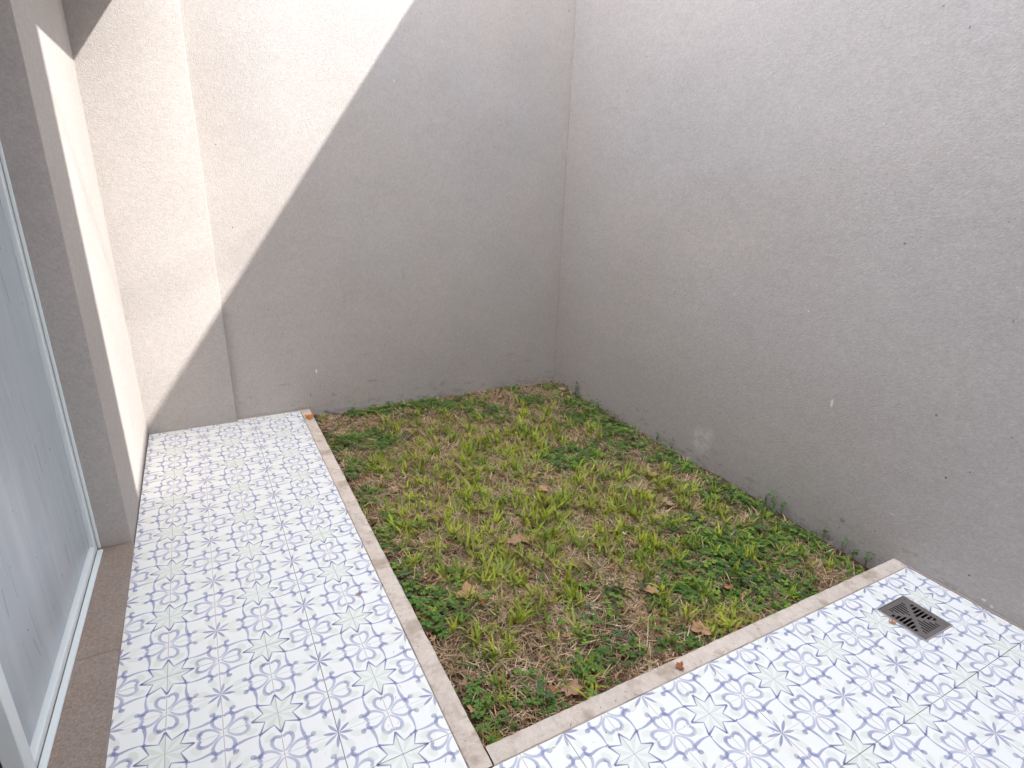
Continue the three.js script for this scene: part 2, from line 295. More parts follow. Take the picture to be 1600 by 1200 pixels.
  for (let i = 0; i <= 4; i++) for (let j = 0; j <= 4; j++) all.push([i * U, j * U, i % 2 ? (j % 2 ? clover : star) : (j % 2 ? aster : clover)]);
  // the middle of each motif is the same on neighbours, so that halves meet over the joint
  for (const [a, b, f] of all) { seed = s0 + 17 * ((a / U) % 4) + 131 * ((b / U) % 4); f(a, b); }
  seed = s0 + 5;
  for (let k = 0; k <= 4; k++) for (const v of [0, 1]) { x.strokeStyle = `rgba(150,128,128,${v ? 0.55 : 0.7})`; x.lineWidth = v ? 2 : 2.6; x.beginPath(); v ? (x.moveTo(0, k * U), x.lineTo(n, k * U)) : (x.moveTo(k * U, 0), x.lineTo(k * U, n)); x.stroke(); }
  for (let i = 0; i < 46; i++) { x.fillStyle = `rgba(90,80,72,${rr(0.15, 0.5)})`; x.beginPath(); x.ellipse(rr(0, n), rr(0, n), rr(0.7, 2), rr(0.7, 2.4), rr(0, 3), 0, 7); x.fill(); }
  for (let i = 0; i < 16; i++) { x.fillStyle = `rgba(176,164,150,${rr(0.03, 0.08)})`; x.beginPath(); x.ellipse(rr(0, n), rr(0, n), rr(10, 70), rr(8, 40), rr(0, 3), 0, 7); x.fill(); }
  seed = keep; const t = new THREE.CanvasTexture(c); t.colorSpace = THREE.SRGBColorSpace; t.wrapS = t.wrapT = THREE.RepeatWrapping; return t;
}
const wav = dataTex(256, 256, (() => { const f = noiseField(256, 256, [[40, 40, 40], [12, 12, 40]], 63); return (i) => [128 + f[i], 128 + f[i], 128 + f[i]]; })(), false);
const tileMats = [1001, 2003, 3007].map((s) => new THREE.MeshPhysicalMaterial({ map: tileTexture(s), roughness: 0.34, bumpMap: wav, bumpScale: 0.0004, specularIntensity: 0.8 }));
const KX0 = 0.4805, KX1 = 0.548, KZ0 = -1.096, KZ1 = -1.03; // kerbs: left one over x, front one over z
const DR = { x0: 2.188, x1: 2.376, z0: -0.929, z1: -0.741 };
{
  const o = struct('paved_floor', 'white floor tiles printed with blue scrolls and stars');
  o.userData.category = 'floor';
  const dr = rect(DR.x0, DR.x1, DR.z0, DR.z1);
  const grout = new THREE.MeshStandardMaterial({ color: new THREE.Color(0.2, 0.16, 0.145), roughness: 1 });
  mesh('mortar_bed', prism([[X0 + 0.004, ZB + 0.036], [X0 + 0.004, 1.24], [2.56, 1.24], [2.56, KZ1], [KX0, KZ1], [KX0, ZB + 0.036]], -0.09, -0.004, 0, [dr]), grout, o);
  const gap = 0.0011; let count = 0;
  for (let j = -4; j < 5; j++) for (let i = 0; i < 6; i++) {
    const xa = X0 + i * T, za = Z0 + j * T, xb = xa + T, zb = za + T;
    let z0 = Math.max(za + gap, ZB + 0.004), z1 = Math.min(zb - gap, 1.24), x0 = xa + gap + (i ? 0 : 0.006), x1 = Math.min(xb - gap, sideX(zb) - 0.004);
    if (z0 >= z1 - 0.01 || x0 >= x1 - 0.01) continue;
    let pts;
    if (zb <= KZ1) { if (x0 > KX0) continue; x1 = Math.min(x1, KX0 - 0.001); pts = rect(x0, x1, z0, z1); }
    else if (za < KZ1) pts = x1 < KX0 ? rect(x0, x1, z0, z1) : x0 > KX0 ? rect(x0, x1, KZ1 + 0.001, z1) : [[x0, z0], [x0, z1], [x1, z1], [x1, KZ1 + 0.001], [KX0 - 0.001, KZ1 + 0.001], [KX0 - 0.001, z0]];
    else pts = rect(x0, x1, z0, z1);
    if (z0 < ZB + 0.05) { // tiles at the rear wall end at the pilaster, then run on to the wall
      if (x0 < 0.08 && x1 < 0.1) pts = rect(x0, x1, ZB + 0.038, z1);
      else if (x0 < 0.085) pts = [[x0, ZB + 0.038], [x0, z1], [x1, z1], [x1, z0], [0.088, z0], [0.088, ZB + 0.038]];
    }
    const hole = xa < DR.x0 && xb > DR.x1 && za < DR.z0 && zb > DR.z1 ? [dr.map(([a, b]) => [a, b])] : [];
    const g = prism(pts, -0.008, rr(-0.0004, 0.0004), 0, hole), p = g.attributes.position, uv = new Float32Array(p.count * 2), flip = (count * 7) % 3;
    for (let k = 0; k < p.count; k++) { uv[k * 2] = (p.getX(k) - xa) / T; uv[k * 2 + 1] = 1 - (p.getZ(k) - za) / T; }
    g.setAttribute('uv', new THREE.BufferAttribute(uv, 2));
    mesh('floor_tile', g, tileMats[flip], o); count++;
  }
  // thin mortar fillet between the tiles and the walls
  const fil = new THREE.MeshStandardMaterial({ color: new THREE.Color(0.42, 0.36, 0.31), roughness: 1, bumpMap: again(grainTex, 2, 2), bumpScale: 0.002 });
  const f = prism([[sideX(KZ1) - 0.009, KZ1], [sideX(1) - 0.007, 1], [sideX(1) - 0.0005, 1], [sideX(KZ1) - 0.0005, KZ1]], -0.004, 0.005); uvMetres(f); mesh('mortar_fillet', f, fil, o);
  const f2 = prism(rect(0.09, KX0, ZB + 0.0005, ZB + 0.009), -0.004, 0.005); uvMetres(f2); mesh('mortar_fillet', f2, fil, o);
}
// ---------------------------------------------------------------- kerbs round the bed
{
  const n = 1024, f = noiseField(n, n, [[400, 400, 6], [150, 150, 6], [60, 50, 5], [22, 18, 5], [7, 6, 4]], 51), st = noiseField(n, n, [[9, 14, 1], [23, 31, 0.6], [70, 70, 0.3]], 52), st2 = noiseField(n, n, [[14, 60, 1], [40, 170, 0.7], [120, 240, 0.4]], 53);
  const tex = dataTex(n, n, (i) => { const b = clamp(st[i] * 1.5 - 0.28) * 0.75 + clamp(st2[i] * 1.2 - 0.3) * 0.25, v = f[i]; return [216 + v * 0.8 - 40 * b, 202 + v * 0.8 - 45 * b, 189 + v * 0.8 - 50 * b]; });
  const m = new THREE.MeshStandardMaterial({ map: again(tex, 1 / 1.15, 1 / 1.15), roughness: 0.9, bumpMap: again(grainTex, 1, 1), bumpScale: 0.0016 });
  const bar = (name, label, w, l) => { // kerb with worn, rounded upper edges
    const s = new THREE.Shape(), r = 0.008, h = 0.28; s.moveTo(-w / 2, -h); s.lineTo(w / 2, -h); s.lineTo(w / 2, -r); s.quadraticCurveTo(w / 2, 0, w / 2 - r, 0); s.lineTo(-w / 2 + r, 0); s.quadraticCurveTo(-w / 2, 0, -w / 2, -r); s.closePath();
    const N = 90, P = s.getPoints(5), pos = [], idx = [], keep = seed; seed = 900 + Math.round(l * 100);
    const off = Array.from({ length: N + 1 }, () => [rr(-0.0012, 0.0012), rr(-0.0012, 0.0012), rr(-0.001, 0.0006)]); seed = keep;
    for (let k = 0; k <= N; k++) for (const p of P) pos.push(p.x + (p.x > 0 ? off[k][0] : off[k][1]), p.y + (p.y > -0.02 ? off[k][2] : 0), l * k / N);
    const q = P.length; for (let k = 0; k < N; k++) for (let j = 0; j < q; j++) { const a = k * q + j, b = k * q + (j + 1) % q; idx.push(a, b, a + q, b, b + q, a + q); }
    let g = new THREE.BufferGeometry(); g.setAttribute('position', new THREE.Float32BufferAttribute(pos, 3)); g.setIndex(idx); g = toCreasedNormals(g, 0.8); uvMetres(g, rr(0, 1), rr(0, 1));
    const o = mesh(numbered(name), g, m, scene); o.userData = { label, category: 'kerb' }; return o;
  };
  const a = bar('stone_kerb', 'long beige cement kerb between the tiled path and the grass', KX1 - KX0, KZ1 - ZB - 0.004); a.position.set((KX0 + KX1) / 2, 0.003, ZB + 0.002);
  const b = bar('stone_kerb', 'beige cement kerb along the near side of the grass bed', KZ1 - KZ0, sideX(-1.06) - KX1 - 0.004); b.rotation.y = Math.PI / 2; b.position.set(KX1 + 0.002, 0.0035, (KZ0 + KZ1) / 2);
}
// ---------------------------------------------------------------- drain
{
  const o = thing('floor_drain', 'square steel drain grate with slots set in the tiles', 'drain', [(DR.x0 + DR.x1) / 2, 0, (DR.z0 + DR.z1) / 2]);
  const s = (DR.x1 - DR.x0) / 2 - 0.001, steel = new THREE.MeshStandardMaterial({ color: new THREE.Color(0.36, 0.33, 0.32), metalness: 0.85, roughness: 0.42, bumpMap: again(grainTex, 3, 3), bumpScale: 0.0003 });
  const rim = new THREE.MeshStandardMaterial({ color: new THREE.Color(0.8, 0.77, 0.74), metalness: 0.75, roughness: 0.3 });
  const dark = new THREE.MeshStandardMaterial({ color: new THREE.Color(0.05, 0.035, 0.03), roughness: 1 });
  mesh('rim', prism(rect(-s, s, -s, s), -0.02, 0.004, 0, [rect(-s + 0.003, s - 0.003, -s + 0.003, s - 0.003)]), rim, o);
  const holes = [], q = s - 0.004, w = 0.0046;
  for (let k = -4; k <= 4; k++) {
    const c = k * 0.0142, near = Math.max(0.013, Math.abs(c) + 0.0125), end = 0.072 - Math.max(0, Math.abs(k) - 3) * 0.004;
    if (end - near < 0.002) continue;
    for (const sg of [-1, 1]) { const a = Math.min(sg * near, sg * end), b = Math.max(sg * near, sg * end); holes.push(rect(c - w * 0.75, c + w * 0.75, a, b)); holes.push(rect(a, b, c - w, c + w)); }
  }
  for (const [a, b] of [[-1, -1], [1, 1], [-1, 1], [1, -1]]) holes.push(rect(a * 0.075 - 0.002, a * 0.075 + 0.002, b * 0.075 - 0.002, b * 0.075 + 0.002));
  const g = prism(rect(-q, q, -q, q), -0.003, 0.0005, 0, holes); uvMetres(g);
  mesh('grate', g, steel, o);
  mesh('pit_wall', prism(rect(-s, s, -s, s), -0.12, -0.021, 0, [rect(-s + 0.006, s - 0.006, -s + 0.006, s - 0.006)]), dark, o);
  mesh('pit_floor', prism(rect(-s, s, -s, s), -0.13, -0.1205), dark, o);
}

// ---------------------------------------------------------------- grass bed
const BX0 = KX1 + 0.004, BX1 = 2.545, BZ0 = ZB + 0.004, BZ1 = KZ0 - 0.003;
const hn = noiseField(256, 256, [[7, 9, 0.5], [19, 23, 0.35], [50, 60, 0.22], [110, 110, 0.12]], 71);
const gy = (x, z) => { const i = clamp(Math.floor((x - 0.5) / 2.15 * 255), 0, 255), j = clamp(Math.floor((z + 3.95) / 2.9 * 255), 0, 255); return -0.082 + 0.016 * hn[j * 256 + i] + 0.012 * clamp((-z - 2.6) / 1.3) - 0.028 * clamp((z + 1.75) / 0.55); };
{
  const nx = 190, nz = 250, g = new THREE.PlaneGeometry(1, 1, nx, nz), p = g.attributes.position;
  for (let i = 0; i < p.count; i++) { const z = BZ0 + (0.5 - p.getY(i)) * (BZ1 - BZ0), x = BX0 + (p.getX(i) + 0.5) * (sideX(z) - 0.002 - BX0); p.setXYZ(i, x, gy(x, z), z); }
  g.computeVertexNormals(); uvMetres(g);
  const n = 1024, f = noiseField(n, n, [[500, 500, 16], [240, 240, 16], [90, 90, 12], [20, 20, 8]], 72), k = noiseField(n, n, [[300, 300, 1], [120, 120, 0.8]], 73);
  const tex = dataTex(n, n, (i) => { const s = clamp(k[i] * 1.3 - 0.55), v = f[i]; return [74 + v + 60 * s, 54 + v + 48 * s, 38 + v * 0.8 + 34 * s]; });
  const o = mesh('soil', g, new THREE.MeshStandardMaterial({ map: again(tex, 1 / 0.9, 1 / 0.9), roughness: 1, bumpMap: again(tex, 1 / 0.9, 1 / 0.9), bumpScale: 0.012 }), scene);
  o.userData = { kind: 'structure', label: 'brown soil of the grass bed', category: 'soil' };
}
const parse = (a) => a;
const CLOVER = parse([[0.94,-3.90,12],[1.04,-3.83,10],[1.31,-3.83,14],[1.45,-3.72,12],[1.64,-3.57,15],[1.74,-3.46,12],[2.11,-3.86,7],[2.13,-3.57,10],[2.46,-3.74,8],[2.47,-3.42,15],[2.50,-3.20,15],[2.27,-3.16,12],[2.42,-2.91,15],[2.36,-2.65,14],[2.46,-2.61,12],[2.44,-2.41,12],[2.46,-2.26,10],[0.69,-3.40,13],[0.81,-3.46,13],[0.87,-3.32,13],[0.58,-3.35,8],[0.59,-3.07,10],[0.58,-2.72,9],[0.58,-2.36,10],[0.59,-2.27,8],[0.59,-1.90,12],[0.65,-1.83,12],[0.67,-1.74,10],[0.57,-1.75,10],[0.61,-1.67,8],[1.81,-2.70,12],[2.02,-2.65,13],[1.81,-2.56,10],[2.42,-1.94,13],[2.45,-1.85,12],[2.46,-1.74,12],[2.51,-1.65,10],[2.50,-1.52,12],[2.51,-1.42,12],[2.55,-1.35,12],[2.56,-1.26,12],[2.54,-1.18,10],[1.99,-1.64,12],[1.96,-1.49,16],[2.00,-1.42,16],[2.01,-1.31,18],[2.07,-1.24,14],[1.85,-1.39,14],[2.28,-1.50,14],[2.24,-1.58,12],[2.06,-1.76,8],[1.64,-1.44,10],[1.27,-1.53,12],[1.21,-1.48,10],[1.12,-1.33,13],[1.05,-1.30,13],[1.12,-1.27,10],[0.69,-1.32,10],[0.63,-1.29,12],[0.66,-1.22,10],[0.80,-1.30,8],[0.81,-1.18,8],[0.90,-1.25,7],[1.27,-1.26,6],[1.45,-1.17,8],[1.31,-1.22,6]]);
const GRASS = parse([[1.08,-3.50,10],[0.82,-3.06,12],[0.97,-3.03,15],[1.19,-3.18,14],[1.42,-3.54,15],[1.48,-3.33,15],[1.45,-3.06,15],[1.61,-3.10,15],[1.60,-2.89,18],[1.86,-3.10,18],[1.87,-2.87,18],[2.12,-3.10,15],[2.22,-2.94,12],[1.04,-2.70,18],[1.04,-2.40,20],[1.18,-2.40,20],[1.28,-2.29,20],[1.37,-2.18,20],[1.52,-2.18,20],[1.68,-2.10,20],[1.73,-2.01,20],[1.95,-2.12,18],[1.78,-1.86,20],[1.76,-1.75,18],[1.59,-1.83,20],[1.45,-1.95,20],[1.31,-2.02,20],[1.08,-2.13,20],[0.97,-2.18,18],[0.76,-2.22,15],[0.78,-2.46,15],[0.59,-2.09,12],[0.76,-2.06,15],[0.80,-1.99,10],[1.00,-1.89,18],[1.10,-1.84,18],[1.07,-1.67,15],[0.98,-1.78,12],[1.28,-1.92,18],[1.34,-1.78,12],[1.61,-1.66,15],[1.91,-1.74,12],[2.19,-1.94,15],[2.21,-1.86,12],[2.29,-1.75,12],[2.09,-1.53,10],[2.48,-1.66,8],[2.30,-1.38,8],[1.63,-1.36,15],[1.53,-1.32,10],[1.67,-1.25,10],[2.16,-2.10,12],[1.99,-2.35,12],[2.13,-2.28,12],[1.78,-2.44,14],[1.58,-2.53,16],[1.41,-2.70,16],[1.23,-2.87,12],[1.03,-1.47,6],[0.75,-1.62,6],[0.77,-1.54,6],[1.00,-1.29,6],[0.90,-1.31,5],[0.73,-1.36,6],[1.76,-1.17,6]]);
const cover = (list, x, z) => { let w = 0; for (const [a, b, r] of list) { const d = ((x - a) ** 2 + (z - b) ** 2) / (r * r * 1e-4); if (d < 6) w = Math.max(w, Math.exp(-d)); } return w; };
const ORD = ['first', 'second', 'third', 'fourth', 'fifth', 'sixth', 'seventh', 'eighth', 'ninth', 'tenth', 'eleventh', 'twelfth', 'thirteenth', 'fourteenth', 'fifteenth', 'sixteenth', 'seventeenth', 'eighteenth'];
const DUMMY = new THREE.Object3D();
function scatter(name, label, category, geos, mat, spots) { // spots: [x, y, z, turn, tilt, scale, colour, scaleY]
  const root = new THREE.Group(); root.name = name; root.userData = { kind: 'stuff', label, category }; scene.add(root);
  geos.forEach((g, v) => {
    const mine = spots.filter((_, i) => i % geos.length === v), im = new THREE.InstancedMesh(g, mat, mine.length); im.name = name + '_clump'; im.userData.kind = 'stuff'; im.castShadow = im.receiveShadow = true;
    mine.forEach(([x, y, z, turn, tilt, s, c, sy = s], k) => { DUMMY.position.set(x, y, z); DUMMY.rotation.set(tilt, turn, tilt * 0.6, 'YXZ'); DUMMY.scale.set(s, sy, s); DUMMY.updateMatrix(); im.setMatrixAt(k, DUMMY.matrix); im.setColorAt(k, c); });
    root.add(im);
  });
}
const geoOf = (pos, idx) => { const g = new THREE.BufferGeometry(); g.setAttribute('position', new THREE.Float32BufferAttribute(pos, 3)); g.setIndex(idx); g.computeVertexNormals(); return g; };
// ribbon leaf: rises from the root, arches over, slightly keeled
function blade(pos, idx, ox, oz, dir, len, w, rise, droop, segs = 5) {
  const cx = Math.cos(dir), cz = Math.sin(dir), b0 = pos.length / 3; let x = ox, y = 0, z = oz, a = rise;
  for (let k = 0; k <= segs; k++) {
    const t = k / segs, ww = w * (0.55 + 0.75 * Math.sin(Math.PI * Math.min(1, t * 0.9 + 0.12))) * (t > 0.6 ? (1 - t) / 0.4 * 0.95 + 0.05 : 1) / 2;
    pos.push(x - cz * ww, y + ww * 0.35, z + cx * ww, x, y, z, x + cz * ww, y + ww * 0.35, z - cx * ww);
    if (k < segs) { const p = b0 + k * 3; idx.push(p, p + 1, p + 3, p + 1, p + 4, p + 3, p + 1, p + 2, p + 4, p + 2, p + 5, p + 4); }
    const st = len / segs; x += cx * Math.cos(a) * st; z += cz * Math.cos(a) * st; y += Math.sin(a) * st; a -= droop / segs;
  }
}
function tuft(n, len, w) { const pos = [], idx = []; for (let i = 0; i < n; i++) blade(pos, idx, rr(-0.012, 0.012), rr(-0.012, 0.012), rr(0, 6.28), len * rr(0.5, 1.1), w * rr(0.65, 1.15), rr(0.95, 1.5), rr(0.1, 1.5)); return geoOf(pos, idx); }
const leafMat = new THREE.MeshPhysicalMaterial({ roughness: 0.62, transmission: 0.22, thickness: 0, side: THREE.DoubleSide, specularIntensity: 0.5 });
const strawMat = new THREE.MeshStandardMaterial({ roughness: 0.9, side: THREE.DoubleSide });
const col = (r, g, b, v = 0.2) => { const k = 1 + rr(-v, v); return new THREE.Color(r * k * (1 + rr(-0.08, 0.08)), g * k, b * k * (1 + rr(-0.12, 0.12))); };
{
  // dead straw and runners, everywhere on the soil
  const geos = Array.from({ length: 8 }, () => { const pos = [], idx = []; for (let i = 0; i < 12; i++) { const L = rr(0.025, 0.085), b0 = pos.length / 3; blade(pos, idx, rr(-0.035, 0.035), rr(-0.035, 0.035), rr(0, 6.28), L, rr(0.001, 0.003), rr(-0.05, 0.55), rr(-0.3, 1.0), 3); const lift = rr(0.001, 0.014); for (let k = b0; k < pos.length / 3; k++) pos[k * 3 + 1] += lift; } return geoOf(pos, idx); });
  const spots = [];
  for (let i = 0; i < 11000; i++) {
    const x = rr(BX0 + 0.04, BX1 - 0.03), z = rr(BZ0 + 0.03, BZ1 - 0.04), wc = cover(CLOVER, x, z);
    if (rnd() < wc * 0.55) continue;
    const q = rnd(), c = q < 0.42 ? col(0.50, 0.33, 0.185, 0.4) : q < 0.7 ? col(0.20, 0.115, 0.065, 0.4) : q < 0.9 ? col(0.66, 0.51, 0.34, 0.25) : col(0.25, 0.24, 0.12, 0.3);
    spots.push([x, gy(x, z) - 0.002, z, rr(0, 6.28), rr(-0.22, 0.22), rr(0.75, 1.25), c]);
  }
  scatter('dry_straw', 'dry tan straw and dead runners matted over the soil', 'straw', geos, strawMat, spots);
}
{
  // yellow-green grass in tufts
  const geos = [tuft(9, 0.10, 0.0075), tuft(7, 0.085, 0.0065), tuft(12, 0.095, 0.006), tuft(6, 0.11, 0.008), tuft(10, 0.075, 0.0055), tuft(5, 0.1, 0.007), tuft(14, 0.10, 0.005)], spots = [];
  for (let i = 0; i < 9500; i++) {
    const x = rr(BX0 + 0.03, BX1 - 0.03), z = rr(BZ0 + 0.04, BZ1 - 0.03), wg = cover(GRASS, x, z), wc = cover(CLOVER, x, z);
    if (rnd() > (0.035 + 0.36 * wg) * (1 - 0.75 * wc)) continue;
    const q = rnd(), c = q < 0.62 ? col(0.43, 0.49, 0.055, 0.28) : q < 0.86 ? col(0.24, 0.34, 0.05, 0.25) : col(0.46, 0.42, 0.15, 0.2);
    const s = rr(0.55, 1.2);
    spots.push([x, gy(x, z) - 0.004, z, rr(0, 6.28), rr(-0.15, 0.15), s, c, s * rr(0.7, 1)]);
  }
  scatter('grass', 'yellow green coarse grass growing in tufts over the bed', 'grass', geos, leafMat, spots);
}
function leaflet(pos, idx, x, y, z, dir, l, w, pitch) { // small heart-shaped leaflet folded along its midrib
  const cx = Math.cos(dir), cz = Math.sin(dir), b = pos.length / 3, up = Math.sin(pitch), fl = Math.cos(pitch);
  for (const [a, s, h] of [[0, 0, 0], [0.5, -0.42, 0.1], [0.92, -0.4, 0.1], [0.84, 0, 0], [0.92, 0.4, 0.1], [0.5, 0.42, 0.1], [0.45, 0, 0]]) pos.push(x + cx * a * l * fl - cz * s * w, y + a * l * up + h * w, z + cz * a * l * fl + cx * s * w);
  idx.push(b, b + 6, b + 1, b + 1, b + 6, b + 2, b + 2, b + 6, b + 3, b + 3, b + 6, b + 4, b + 4, b + 6, b + 5, b + 5, b + 6, b);
}
function sprig(n, h, spread, l) { const pos = [], idx = []; for (let i = 0; i < n; i++) { const x = rr(-spread, spread), z = rr(-spread, spread), y = h * rr(0.35, 1), d = rr(0, 6.28); blade(pos, idx, x * 0.4, z * 0.4, Math.atan2(z, x), Math.hypot(x * 0.6, z * 0.6, y), 0.0012, Math.atan2(y, Math.hypot(x, z) * 0.6 + 1e-3), 0.1, 2); for (let k = 0; k < 3; k++) leaflet(pos, idx, x, y, z, d + k * 2.094, l * rr(0.8, 1.15), l * rr(0.85, 1.1), rr(-0.35, 0.3)); } return geoOf(pos, idx); }
{
  const geos = [sprig(4, 0.05, 0.03, 0.016), sprig(4, 0.04, 0.03, 0.018), sprig(5, 0.055, 0.034, 0.015), sprig(3, 0.045, 0.026, 0.020), sprig(4, 0.035, 0.034, 0.017)], spots = [];
  for (let i = 0; i < 9000; i++) {
    const x = rr(BX0 + 0.025, BX1 - 0.02), z = rr(BZ0 + 0.025, BZ1 - 0.025), w = cover(CLOVER, x, z) * (z > -1.6 && x < 1.45 ? 0.4 : 1);
    if (rnd() > 0.012 + 0.78 * w) continue;
    const q = rnd(), c = q < 0.6 ? col(0.095, 0.19, 0.032, 0.35) : q < 0.85 ? col(0.17, 0.30, 0.04, 0.25) : q < 0.93 ? col(0.22, 0.36, 0.035, 0.2) : col(0.09, 0.15, 0.06, 0.2);
    spots.push([x, gy(x, z) - 0.004, z, rr(0, 6.28), rr(-0.15, 0.15), rr(0.7, 1.15), c]);
  }
  scatter('clover', 'dark green clover spreading along the walls and kerbs', 'clover', geos, leafMat, spots);
}
{ // crumbs of soil and straw blown onto kerbs and tiles
  const g = new THREE.IcosahedronGeometry(0.0022, 0), b = []; { const pos = [], idx = []; blade(pos, idx, 0, 0, 0, 0.02, 0.0016, 0.12, 0.3, 2); b.push(geoOf(pos, idx)); }
  g.deleteAttribute('uv'); const spots = [];
  for (let i = 0; i < 330; i++) {
    const near = rnd() < 0.7, left = rnd() < 0.55; let x, z;
    if (left) { x = near ? KX0 + 0.03 - Math.abs(rr(0, 1) * rr(0, 1)) * 0.25 : rr(X0 + 0.03, KX1 - 0.01); z = rr(ZB + 0.05, -0.9); } else { z = near ? KZ1 - 0.03 + Math.abs(rr(0, 1) * rr(0, 1)) * 0.25 : rr(KZ0 + 0.01, -0.5); x = rr(0.7, 2.55); }
    if (x > DR.x0 - 0.02 && x < DR.x1 + 0.02 && z > DR.z0 - 0.02 && z < DR.z1 + 0.02) continue;
    const kerb = (x > KX0 && z < KZ1) || (z < KZ1 && x > KX1);
    spots.push([x, kerb ? 0.0048 : 0.0018, z, rr(0, 6.28), rr(-0.05, 0.05), rr(0.35, 1), rnd() < 0.7 ? col(0.16, 0.11, 0.075, 0.4) : col(0.42, 0.3, 0.18, 0.3), rr(0.3, 0.7)]);
  }
  scatter('soil_crumbs', 'scattered crumbs of soil and straw on kerbs and tiles', 'soil crumbs', [g, b[0]], strawMat, spots);
}
// ---------------------------------------------------------------- single weeds at the foot of the right wall
[[2.545,-3.56,0.10],[2.49,-3.18,0.09],[2.50,-3.0,0.07],[2.555,-2.61,0.075],[2.558,-2.47,0.06],[2.565,-1.74,0.075],[2.565,-1.69,0.085],[2.57,-1.64,0.07],[2.57,-1.40,0.07],[2.575,-1.30,0.08],[2.57,-1.24,0.07],[2.575,-1.18,0.075]].forEach(([x, z, h], n) => {
  const o = thing('wall_weed', n ? `small upright weed against the right wall foot, ${ORD[n]} from the far corner` : 'tallest leafy weed against the right wall near the far corner', 'weed', [x - 0.012, gy(x, z) - 0.004, z], n ? 'weeds along the foot of the right wall' : undefined);
  const pos = [], idx = [], lp = [], li = []; const H = h * 1.35;
  for (let k = 0; k < 3; k++) blade(pos, idx, 0, 0, rr(0, 6.28), H * rr(0.8, 1.02), 0.0028, rr(1.35, 1.55), rr(0, 0.15), 4);
  for (let k = 0; k < (n ? 7 : 16); k++) { const y = H * rr(0.45, 1), d = rr(0, 6.28); leaflet(lp, li, rr(-0.006, 0.006), y, rr(-0.006, 0.006), d, rr(0.014, 0.024), rr(0.013, 0.02), rr(-0.2, 0.5)); }
  const c = col(0.09, 0.20, 0.035, 0.25);
  mesh('stem', geoOf(pos, idx), new THREE.MeshStandardMaterial({ color: col(0.12, 0.16, 0.05), roughness: 0.8, side: THREE.DoubleSide }), o);
  mesh('leaves', geoOf(lp, li), new THREE.MeshPhysicalMaterial({ color: c, roughness: 0.6, transmission: 0.3, thickness: 0, side: THREE.DoubleSide }), o);
});
// ---------------------------------------------------------------- fallen leaves
const leafTex = dataTex(256, 256, (() => { const f = noiseField(256, 256, [[90, 90, 14], [30, 30, 16], [8, 8, 16]], 83); return (i) => [214 + f[i], 205 + f[i] * 1.1, 196 + f[i] * 1.2]; })());
function leafShape(R, lobes, curl) { // lobed leaf, cupped and curled
  const N = 72, rings = 5, pos = [0, 0, 0], uv = [0.5, 0.5], idx = [], ph = rr(0, 6.28), ph2 = rr(0, 6.28);
  const rad = (a) => { let m = 0; for (let k = 0; k < lobes; k++) { const c = (k - (lobes - 1) / 2) * (4.6 / lobes), L = 1 - 0.13 * Math.abs(k - (lobes - 1) / 2), d = Math.abs(a - c); m = Math.max(m, L * Math.max(0, 1 - d * 1.15)); } const tooth = 0.05 * Math.abs(Math.sin(a * 9 + ph)); return R * clamp(0.34 + 0.7 * m - tooth * (0.5 + m), 0.12, 1.1) * (Math.abs(a) > 2.75 ? 0.55 : 1); };
  for (let r = 1; r <= rings; r++) for (let i = 0; i < N; i++) { const a = i / N * 2 * Math.PI - Math.PI, q = rad(a) * r / rings, x = Math.cos(a) * q, z = Math.sin(a) * q, e = q / R; pos.push(x, R * curl * (e * e * (0.5 + 0.5 * Math.sin(2 * a + ph)) + 0.18 * Math.sin(3 * a + ph2) * e), z); uv.push(0.5 + x / R / 2.4, 0.5 + z / R / 2.4); }
  for (let i = 0; i < N; i++) { idx.push(0, 1 + (i + 1) % N, 1 + i); for (let r = 0; r < rings - 1; r++) { const a = 1 + r * N + i, b = 1 + r * N + (i + 1) % N; idx.push(a, b, a + N, b, b + N, a + N); } }
  const g = geoOf(pos, idx); g.setAttribute('uv', new THREE.Float32BufferAttribute(uv, 2)); return g;
}
const leafMats = [[0.78, 0.47, 0.28], [0.66, 0.43, 0.29], [0.70, 0.31, 0.12], [0.52, 0.33, 0.24]].map(([r, g, b]) => new THREE.MeshPhysicalMaterial({ map: leafTex, color: new THREE.Color(r, g, b), roughness: 0.8, transmission: 0.15, thickness: 0, side: THREE.DoubleSide }));
const stalkMat = new THREE.MeshStandardMaterial({ color: new THREE.Color(0.3, 0.17, 0.09), roughness: 0.8 });
function fallen(x, y, z, size, mat, label, group, lobes = 5, curl = 0.3, turn = rr(0, 6.28), tilt = rr(-0.25, 0.25)) {
  const o = thing('fallen_leaf', label, 'leaf', [x, y, z], group); o.rotation.set(tilt, turn, rr(-0.15, 0.15), 'YXZ');
  mesh('blade', leafShape(size / 2, lobes, curl), mat, o);
  if (size > 0.065) mesh('stalk', new THREE.TubeGeometry(new THREE.CatmullRomCurve3([new THREE.Vector3(0, 0, 0), new THREE.Vector3(-size * 0.3, 0.004, 0.004), new THREE.Vector3(-size * 0.62, 0.001, rr(-0.02, 0.02))]), 8, 0.0011, 5), stalkMat, o);
  return o;
}
